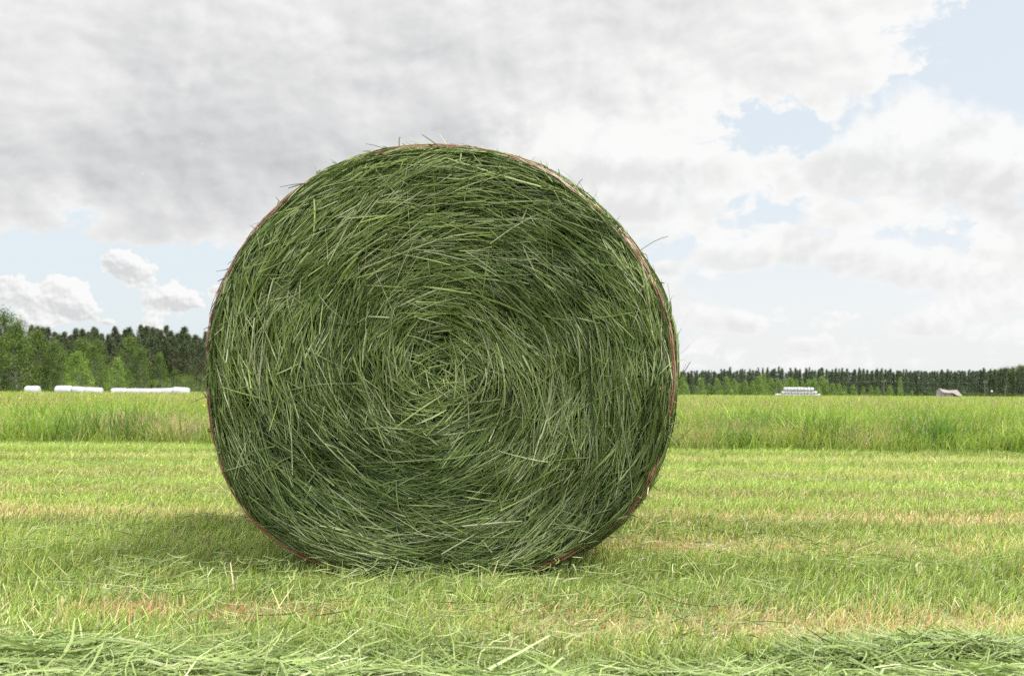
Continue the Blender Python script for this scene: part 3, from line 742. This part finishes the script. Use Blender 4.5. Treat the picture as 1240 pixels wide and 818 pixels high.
for tier, (p0, p1, n, zt, nm) in enumerate(((938.5, 993, 14, 478.3, 'bottom'), (946, 989, 11, 474, 'middle'), (948.8, 985, 9, 469.4, 'top'))):
    zb = 0 if tier == 0 else ztop
    ztop = wz((p0 + p1) / 2, zt, dR) if tier else wz(960, 477.2, dR)
    for i in range(n):
        o = bpy.data.objects.new('wrapped_bale', WB[(i + tier) % 3]); C.objects.link(o)
        w = (p1 - p0) / n / FPX * dR; H = (ztop - zb)
        o.location = (wx(p0 + (i + .5) * (p1 - p0) / n, dR), dR, zb - .03); o.scale = (w / 1.5 * 1.0, 1.0, (H + .22) / 1.13 * (1 if not (tier == 2 and i > 5) else .95)); o.rotation_euler = (0, 0, rng.normal(0, .03))
        tag(o, f'{ORD[i]} white wrapped bale from the left in the {nm} tier of the far stack', 'wrapped bale', GK)

# ------------------------------------------------------------------ collapsed barn
dB = 350; bx = wx(1150, dB)
barn = empty('collapsed_barn', (bx, dB, 0), 0, label='collapsed grey wooden barn with sagging roof at the far field edge', cat='barn')
def bp(px, py, y=0.0): return np.array(((px - 1150) / FPX * dB, y, wz(px, py, dB)))
nx, ny = 22, 8
U = np.linspace(0, 1, nx); Vv = np.linspace(0, 1, ny)
rx = np.array([1140.7, 1146, 1152, 1157, 1162.8]); ry_ = np.array([469.6, 471.2, 472.2, 471.9, 471.6])
exx = np.array([1141.2, 1147, 1153.5, 1158.5, 1165.2]); ey = np.array([474.3, 475, 475.6, 478.0, 478.9])
q = np.linspace(0, 1, 5)
def roof_plane(g, back):
    top = np.stack([bp(np.interp(a, q, rx), np.interp(a, q, ry_), 2.3) for a in U]); bot = np.stack([bp(np.interp(a, q, exx), np.interp(a, q, ey), 4.8 if back else -.3) for a in U])
    G = top[:, None] * (1 - Vv)[None, :, None] + bot[:, None] * Vv[None, :, None]
    G[..., 2] += .10 * np.sin(U * 9)[:, None] * np.sin(Vv * 5)[None, :] - .12 * (Vv * (1 - Vv) * 4)[None, :]
    lo = G - np.array((0, 0, .16))
    A = np.stack([G, lo]); idx = np.arange(A.size // 3).reshape(2, nx, ny)
    for k in (0, 1): g.add(np.zeros((0, 3)), np.zeros((0, 4))) if False else None
    f = [np.stack([idx[k, :-1, :-1], idx[k, 1:, :-1], idx[k, 1:, 1:], idx[k, :-1, 1:]], -1).reshape(-1, 4) for k in (0, 1)]
    def rim(a, b): return np.stack([a[:-1], a[1:], b[1:], b[:-1]], -1)
    f += [rim(idx[0, :, 0], idx[1, :, 0]), rim(idx[0, :, -1], idx[1, :, -1]), rim(idx[0, 0], idx[1, 0]), rim(idx[0, -1], idx[1, -1])]
    g.add(A, np.concatenate(f))
g = Geo(); roof_plane(g, False); roof_plane(g, True); link('roof', g.mesh('barn_roof', M_shingle), barn)
def wall(px0, px1, top, y, mat, name='wall', tilt=0.0):
    g = Geo(); x0 = (px0 - 1150) / FPX * dB; x1 = (px1 - 1150) / FPX * dB; n = max(2, int((x1 - x0) / .28)); st = (x1 - x0) / n
    for i in range(n):
        h = wz(1150, top, dB) + rng.uniform(-.12, .08)
        box(g, (x0 + i * st, y + rng.uniform(-.02, .02), 0), (x0 + (i + 1) * st - .02, y + .06, h))
    o = link(name, g.mesh('barn_wall', mat), barn); o.rotation_euler = (0, R(tilt), 0); return o
wall(1140.8, 1144.6, 474.6, .25, M_wood); wall(1146.0, 1152.6, 475.2, .30, M_wood); wall(1152.8, 1163.6, 477.2, .6, M_dark); wall(1141, 1163.5, 475.5, 4.3, M_dark)
g = Geo(); xg = (1140.2 - 1150) / FPX * dB
for i in range(16):
    yy = .3 + i * .26; hz = wz(1140, 474.5, dB) + (1 - abs(yy - 2.3) / 2.2) * 1.3
    box(g, (xg - .03, yy, 0), (xg + .03, yy + .24, hz))
link('gable', g.mesh('barn_gable', M_wood), barn)
for px in (1145.2, 1153):
    g = Geo(); x0 = (px - 1150) / FPX * dB; tubes(g, [(x0, .1, 0), (x0 + .1, .1, 1.25)], .09, (1, 1, 1), 6); link('post', g.mesh('barn_post', M_wood), barn)
g = Geo()
for i in range(9):
    a = rng.uniform(-.5, .5); x0 = (1137.5 - 1150) / FPX * dB + rng.uniform(-.5, .6)
    tubes(g, [(x0, rng.uniform(-.3, .6), 0), (x0 + a * 1.2, .5, rng.uniform(.6, 1.5))], .06, (1, 1, 1), 4)
link('fallen_board', g.mesh('barn_boards', M_wood), barn)

# ------------------------------------------------------------------ poles
GQ = 'power poles along the far forest'
poles = []
for px, top, d, lab in ((1070.5, 460.5, 392, 'wooden power pole with crossarm between the bale stack and the barn'), (1192.6, 461.5, 396, 'wooden power pole with crossarm right of the collapsed barn'),
                        (940.2, 457.5, 388, 'wooden power pole rising just left of the white bale stack')):
    H = wz(px, top, d); o = empty('power_pole', (wx(px, d), d, 0), label=lab, cat='power pole', group=GQ)
    g = Geo(); tubes(g, [(0, 0, 0), (0, 0, H)], np.array((.12, .085)), (1, 1, 1), 8); link('pole', g.mesh('pole', M_pole, True), o)
    g = Geo(); box(g, (-.9, -.16, H - .45), (.9, -.04, H - .30)); link('crossarm', g.mesh('crossarm', M_pole), o)
    for s in (-.8, 0, .8):
        g = Geo(); tubes(g, [(s, -.1, H - .30), (s, -.1, H - .1)], np.array((.05, .035)), (1, 1, 1), 6); link('insulator', g.mesh('insulator', M_white, True), o)
    poles.append((wx(px, d), d, H))
poles.sort()
g = Geo()
for a, b in zip(poles[:-1], poles[1:]):
    for s in (-.8, 0, .8):
        f = np.linspace(0, 1, 24); pts = np.stack([a[0] + s + (b[0] - a[0]) * f, a[1] - .1 + (b[1] - a[1]) * f, a[2] - .08 + (b[2] - a[2]) * f - .9 * 4 * f * (1 - f)], -1)
        tubes(g, pts, .011, (1, 1, 1), 4)
tag(link('overhead_wire', g.mesh('overhead_wire', M_wire)), 'thin overhead wires strung between the far power poles', 'wire')
o = empty('leaning_trunk', (wx(1216.5, 400), 400, 0), label='pale bare leaning trunk before the spruces near the right edge', cat='trunk')
g = Geo(); tubes(g, [(0, 0, 0), (.25, 0, 2.5), (.9, 0, 5.6)], np.array((.14, .11, .05)), (1, 1, 1), 7); tubes(g, [(.3, 0, 2.8), (-.2, .2, 3.9)], np.array((.05, .02)), (1, 1, 1), 5)
tubes(g, [(.5, 0, 3.8), (1.1, .2, 4.5)], np.array((.04, .02)), (1, 1, 1), 5); link('trunk', g.mesh('leaning_trunk', M_birch, True), o)
o = empty('marker_post', (wx(1201, 398), 398, 0), label='small white marker on a thin post above the far right hedge', cat='marker')
g = Geo(); tubes(g, [(0, 0, 0), (0, 0, 2.2)], .035, (1, 1, 1), 6); link('post', g.mesh('marker_post', M_pole, True), o)
g = Geo(); tubes(g, [(0, -.06, 2.33), (0, -.04, 2.33), (0, .0, 2.33)], np.array((.02, .36, .36)), (1, 1, 1), 14); tubes(g, [(0, .0, 2.33), (0, .01, 2.33)], np.array((.36, .02)), (1, 1, 1), 14)
link('disc', g.mesh('marker_disc', M_white), o)

# ------------------------------------------------------------------ sky
w = bpy.data.worlds.new('World'); scene.world = w; w.use_nodes = True
nt = w.node_tree; N, L = nt.nodes, nt.links; N.clear()
def val(x): return x
def math_(op, a, b=None, c=None, clamp=False):
    n = N.new('ShaderNodeMath'); n.operation = op; n.use_clamp = clamp
    for i, v in enumerate((a, b, c)):
        if v is None: continue
        if hasattr(v, 'links'): L.new(v, n.inputs[i])
        else: n.inputs[i].default_value = v
    return n.outputs[0]
add = lambda a, b: math_('ADD', a, b); sub = lambda a, b: math_('SUBTRACT', a, b); mul = lambda a, b: math_('MULTIPLY', a, b)
def ss(a, b, x):
    n = N.new('ShaderNodeMapRange'); n.interpolation_type = 'SMOOTHSTEP'; n.inputs[1].default_value = a; n.inputs[2].default_value = b
    L.new(x, n.inputs[0]); return n.outputs[0]
def comb(x, y, z):
    n = N.new('ShaderNodeCombineXYZ')
    for i, v in enumerate((x, y, z)):
        if hasattr(v, 'links'): L.new(v, n.inputs[i])
        else: n.inputs[i].default_value = v
    return n.outputs[0]
def noise(v, scale, detail=6, rough=.55, dist=0.0):
    n = N.new('ShaderNodeTexNoise'); n.inputs['Scale'].default_value = scale; n.inputs['Detail'].default_value = detail; n.inputs['Roughness'].default_value = rough; n.inputs['Distortion'].default_value = dist
    L.new(v, n.inputs['Vector']); return n.outputs['Fac']
tc = N.new('ShaderNodeTexCoord'); sp = N.new('ShaderNodeSeparateXYZ'); L.new(tc.outputs['Generated'], sp.inputs[0])
DX, DY, DZ = sp.outputs
AZ = mul(math_('ARCTAN2', DX, DY), 180 / pi)          # degrees, 0 = north (+Y), + = east
EL = mul(math_('ARCSINE', DZ), 180 / pi)
ELs = mul(EL, 1.45)                                    # clouds are wider than they are tall
P0 = comb(mul(AZ, .1), mul(ELs, .1), 0.0)
# large warp so that hand-placed cloud banks get ragged outlines
wn = N.new('ShaderNodeTexNoise'); wn.inputs['Scale'].default_value = 1.6; wn.inputs['Detail'].default_value = 5; wn.inputs['Roughness'].default_value = .6; L.new(P0, wn.inputs['Vector'])
ws = N.new('ShaderNodeSeparateColor'); L.new(wn.outputs['Color'], ws.inputs[0])
wf = N.new('ShaderNodeTexNoise'); wf.inputs['Scale'].default_value = 7.0; wf.inputs['Detail'].default_value = 6; wf.inputs['Roughness'].default_value = .62; L.new(P0, wf.inputs['Vector'])
wg = N.new('ShaderNodeSeparateColor'); L.new(wf.outputs['Color'], wg.inputs[0])
AZw = add(AZ, add(mul(sub(ws.outputs[0], .5), 7.0), mul(sub(wg.outputs[0], .5), 6.0))); ELw = add(EL, add(mul(sub(ws.outputs[1], .5), 3.6), mul(sub(wg.outputs[1], .5), 3.0)))
def bank(px, py, rx, ry, rot=0.0, soft=1.0, warp=True):
    """a soft elliptical cloud bank; centre and radii in photo pixels, turned into sky degrees"""
    az = math.degrees(math.atan2(px - 620, FPX)); el = math.degrees(math.atan((hor(px) - py) / FPX * math.cos(math.radians(az))))
    kx, ky = rx / FPX * 57.3, ry / FPX * 57.3
    a = sub(AZw if warp else AZ, az); e = sub(ELw if warp else EL, el)
    c, s = math.cos(rot), math.sin(rot)
    x = add(mul(a, c / kx), mul(e, s / kx)); y = add(mul(a, -s / ky), mul(e, c / ky))
    d = add(mul(x, x), mul(y, y))
    return math_('EXPONENT', mul(d, -1.0 * soft))
def total(lst):
    t = None
    for wgt, *a in lst:
        v = mul(bank(*a), wgt); t = v if t is None else add(t, v)
    return t
n1 = noise(P0, 3.2, 9, .56, .3)
n1b = noise(comb(add(mul(AZ, .1), .035), add(mul(ELs, .1), .05), 0.0), 3.2, 9, .56, .3)     # the same noise a step towards the sun
n2 = noise(comb(mul(AZ, .1), mul(ELs, .16), 3.3), 1.3, 5, .55)
n3 = noise(comb(mul(AZ, .1), mul(ELs, .1), 8.1), 9.0, 6, .6)
# where there is cloud: general cover high up, gaps placed by hand
cover = total([(.85, 330, 60, 700, 190), (.55, 700, 190, 260, 110), (.55, 1000, 40, 190, 90, -.35), (.5, 1110, 210, 150, 75, .1), (.5, 980, 205, 160, 32), (.42, 980, 300, 200, 30, .05),
               (.28, 870, 385, 90, 40), (.3, 1160, 350, 140, 40), (.40, 1180, 270, 120, 40), (.25, 990, 385, 110, 9), (.25, 970, 425, 260, 26),
               (.25, 130, 292, 60, 16, 0, 1, False),
               (.4, 780, 245, 60, 22), (.3, 800, 330, 40, 30),
               ])
cover = add(math_('MINIMUM', cover, .50), total([(.55, 280, 130, 430, 150), (.30, 760, 40, 260, 90)]))
gaps = total([(-.66, 960, 150, 82, 30, -.02), (-.30, 905, 140, 30, 26), (-.95, 1232, 50, 72, 78, -.5), (-.45, 1190, 158, 42, 17), (-.75, 70, 310, 250, 14, 0, 1, False), (-.7, 150, 345, 190, 30, 0, 1, False), (-.25, 900, 258, 100, 12), (-.35, 765, 235, 80, 13), (-.40, 1120, 112, 60, 12, .5), (-.45, 850, 300, 60, 26), (-.42, 970, 352, 110, 22), (-.35, 1140, 290, 60, 12), (-.35, 1080, 365, 130, 12), (-.3, 930, 400, 60, 10)])
cover = add(cover, gaps)
back = mul(ss(40, 70, math_('ABSOLUTE', AZ)), .42)
high = mul(ss(22, 34, EL), .28)
dens = add(add(add(mul(sub(n1, .5), 1.7), mul(sub(n2, .5), .5)), cover), add(math_('MAXIMUM', back, high), -.27))
alpha = ss(-.05, .19, dens)
# how bright: sunlit white, greyer where the bank is thick or seen from below
grey = mul(total([(.34, 230, 215, 240, 70), (.30, 330, 160, 330, 110), (.22, 90, 260, 170, 50), (.16, 420, 110, 300, 90), (.14, 640, 50, 260, 60), (.10, 560, 130, 260, 60), (.06, 1150, 235, 120, 26), (.06, 950, 312, 110, 14), (.10, 30, 80, 60, 50), (.07, 880, 45, 160, 40)]), .35)
lit = mul(total([(.16, 800, 180, 170, 70), (.12, 1040, 60, 130, 60), (.10, 420, 130, 90, 30), (.12, 80, 250, 120, 22), (.10, 290, 320, 100, 26), (.10, 640, 115, 140, 30)]), .55)
nr1 = noise(P0, 1.7, 5, .5, .2)
nr2 = noise(comb(add(mul(AZ, .1), .06), add(mul(ELs, .1), .09), 0.0), 1.7, 5, .5, .2)
relief = add(mul(sub(nr1, nr2), .62), mul(sub(n1, n1b), .24))
lum = add(add(add(sub(.89, grey), lit), mul(sub(1.0, ss(.0, .42, dens)), .07)), add(add(relief, mul(sub(n2, .5), -.22)), mul(sub(n3, .5), .05)))
lum = math_('MAXIMUM', math_('MINIMUM', lum, .96), .56)
# unseen sky overhead, at the sides and behind is brightened as added fill light
fill_boost = add(1.0, mul(math_('MAXIMUM', ss(24, 42, EL), ss(38, 70, math_('ABSOLUTE', AZ))), 3.7))
lum = mul(lum, fill_boost)
def rgb(c):
    n = N.new('ShaderNodeRGB'); n.outputs[0].default_value = (*c, 1); return n.outputs[0]
def mixrgb(f, a, b, op='MIX'):
    n = N.new('ShaderNodeMix'); n.data_type = 'RGBA'; n.blend_type = op; n.clamp_result = False
    if hasattr(f, 'links'): L.new(f, n.inputs[0])
    else: n.inputs[0].default_value = f
    L.new(a, n.inputs[6]); L.new(b, n.inputs[7]); return n.outputs[2]
# small fair-weather cumulus low in the north-west: crisp heaps with lit tops
PZ = comb(mul(AZ, .5), mul(EL, .55), 2.0); PY = comb(add(mul(AZ, .5), .05), add(mul(EL, .55), .09), 2.0)
q1 = noise(PZ, 2.4, 7, .58, .15); q2 = noise(PY, 2.4, 5, .55, .15)
PUFF = [(14, 348, 26, 15), (48, 372, 30, 12), (66, 352, 16, 16), (86, 358, 22, 22), (96, 374, 18, 13), (139, 316, 15, 11), (154, 322, 20, 16), (168, 330, 18, 13), (190, 363, 18, 13), (208, 358, 17, 15), (226, 366, 18, 13), (184, 393, 16, 10), (264, 352, 16, 8), (40, 392, 24, 7), (130, 390, 12, 5)]
pt = total([(1.0, a, b, c_, d_, 0, 1, False) for a, b, c_, d_ in PUFF])
pu = total([(1.0, a + c_ * .35, b - d_ * .6, c_, d_, 0, 1, False) for a, b, c_, d_ in PUFF])
pd = add(pt, mul(sub(q1, .5), 1.9))
pa = ss(.42, .56, pd)
pl_ = math_('MINIMUM', math_('MAXIMUM', add(add(.90, mul(sub(pu, pt), .24)), mul(sub(q1, q2), .9)), .70), .97)
lum = add(mul(lum, sub(1.0, pa)), mul(pl_, pa))
alpha = math_('MAXIMUM', alpha, mul(pa, .96))
# the sunlit cumulus banks low in the north-east, softer: white heads over greyer flat bases
q3 = noise(PZ, .75, 7, .55, .2); q4 = noise(comb(add(mul(AZ, .5), .16), add(mul(EL, .5), .24), 2.0), .75, 5, .5, .2)
BANK = [(1110, 170, 95, 52), (1190, 200, 70, 40), (1040, 205, 70, 30), (965, 302, 95, 24), (880, 312, 40, 16), (1150, 335, 90, 20), (1080, 318, 60, 16), (855, 385, 42, 24), (905, 392, 30, 14), (975, 418, 34, 12), (1120, 395, 50, 17), (1200, 372, 60, 20), (770, 250, 46, 18), (800, 325, 24, 10), (800, 205, 90, 34), (680, 190, 120, 60)]
bt = total([(1.0, a, b, c_, d_, 0, 1, False) for a, b, c_, d_ in BANK])
bu = total([(1.0, a + c_ * .2, b - d_ * .5, c_, d_, 0, 1, False) for a, b, c_, d_ in BANK])
bd = add(bt, mul(sub(q3, .5), 1.6))
ba = ss(.36, .74, bd)
bl_ = math_('MINIMUM', math_('MAXIMUM', add(add(.92, mul(sub(bu, bt), .18)), mul(sub(q3, q4), .65)), .79), .97)
lum = add(mul(lum, sub(1.0, mul(ba, .85))), mul(bl_, mul(ba, .85)))
alpha = math_('MAXIMUM', alpha, mul(ba, .93))
tintf = ss(.45, .9, lum)
ccol = mixrgb(tintf, rgb((.965, .985, 1.025)), rgb((1.0, 1.0, .995)))
sc_ = N.new('ShaderNodeVectorMath'); sc_.operation = 'SCALE'; L.new(ccol, sc_.inputs[0]); L.new(mul(lum, 1.0 / K), sc_.inputs['Scale'])
sky = N.new('ShaderNodeTexSky'); sky.sky_type = 'NISHITA'; sky.sun_disc = False; sky.sun_elevation = R(SUN_EL); sky.sun_rotation = R(SUN_AZ); sky.air_density = 1.0; sky.dust_density = 2.0
# thin high veil whitens the blue
sk = N.new('ShaderNodeVectorMath'); sk.operation = 'SCALE'; L.new(sky.outputs[0], sk.inputs[0]); sk.inputs['Scale'].default_value = 0.05
veil = rgb((.775 / K, .835 / K, .865 / K))
vf = math_('MAXIMUM', ss(16, 0, EL), .85)
vf = math_('MINIMUM', vf, .94)
veil2 = rgb((.875 / K, .885 / K, .895 / K))          # the low north-eastern sky is milky white
veil = mixrgb(mul(ss(13, 3, EL), ss(-2, 14, AZ)), veil, veil2)
blue = mixrgb(vf, sk.outputs[0], veil)
fin = mixrgb(alpha, blue, sc_.outputs[0])
# below the horizon: plain dim green-grey (hidden by the ground)
bg = N.new('ShaderNodeBackground'); L.new(fin, bg.inputs['Color']); bg.inputs['Strength'].default_value = 1.0
wo = N.new('ShaderNodeOutputWorld'); L.new(bg.outputs[0], wo.inputs[0])

# ------------------------------------------------------------------ sun
sd = bpy.data.lights.new('sun', 'SUN'); sd.energy = 2.1; sd.angle = R(15); sd.color = (1.0, .955, .88)
so = bpy.data.objects.new('sun', sd); C.objects.link(so)
dv = Vector((math.cos(R(SUN_EL)) * math.sin(R(SUN_AZ)), math.cos(R(SUN_EL)) * math.cos(R(SUN_AZ)), math.sin(R(SUN_EL))))
so.rotation_euler = dv.to_track_quat('Z', 'Y').to_euler(); so.location = (8, -2, 12)

# ------------------------------------------------------------------ camera
cd = bpy.data.cameras.new('camera'); cam = bpy.data.objects.new('camera', cd); C.objects.link(cam)
cam.location = (0, 0, EYE); cam.rotation_euler = (R(90), 0, 0)
cam.rotation_euler = (Vector((0, 0, 1)).rotation_difference(Vector((0, -1, 0)))).to_euler()
cam.rotation_euler = (R(90), R(-0.33), 0)
cd.sensor_width = 36; cd.lens = FPX / 1240 * 36; cd.shift_y = (475.3 - 409) / 1240
cd.clip_start = .05; cd.clip_end = 6000
cd.dof.use_dof = True; cd.dof.focus_distance = 2.85; cd.dof.aperture_fstop = 8
scene.camera = cam

vs = scene.view_settings
vs.view_transform = 'Standard'; vs.look = 'None'; vs.exposure = EXPO; vs.gamma = 1; vs.use_curve_mapping = False
scene.cycles.use_denoising = False
scene.cycles.max_bounces = 6; scene.cycles.diffuse_bounces = 3; scene.cycles.transmission_bounces = 3
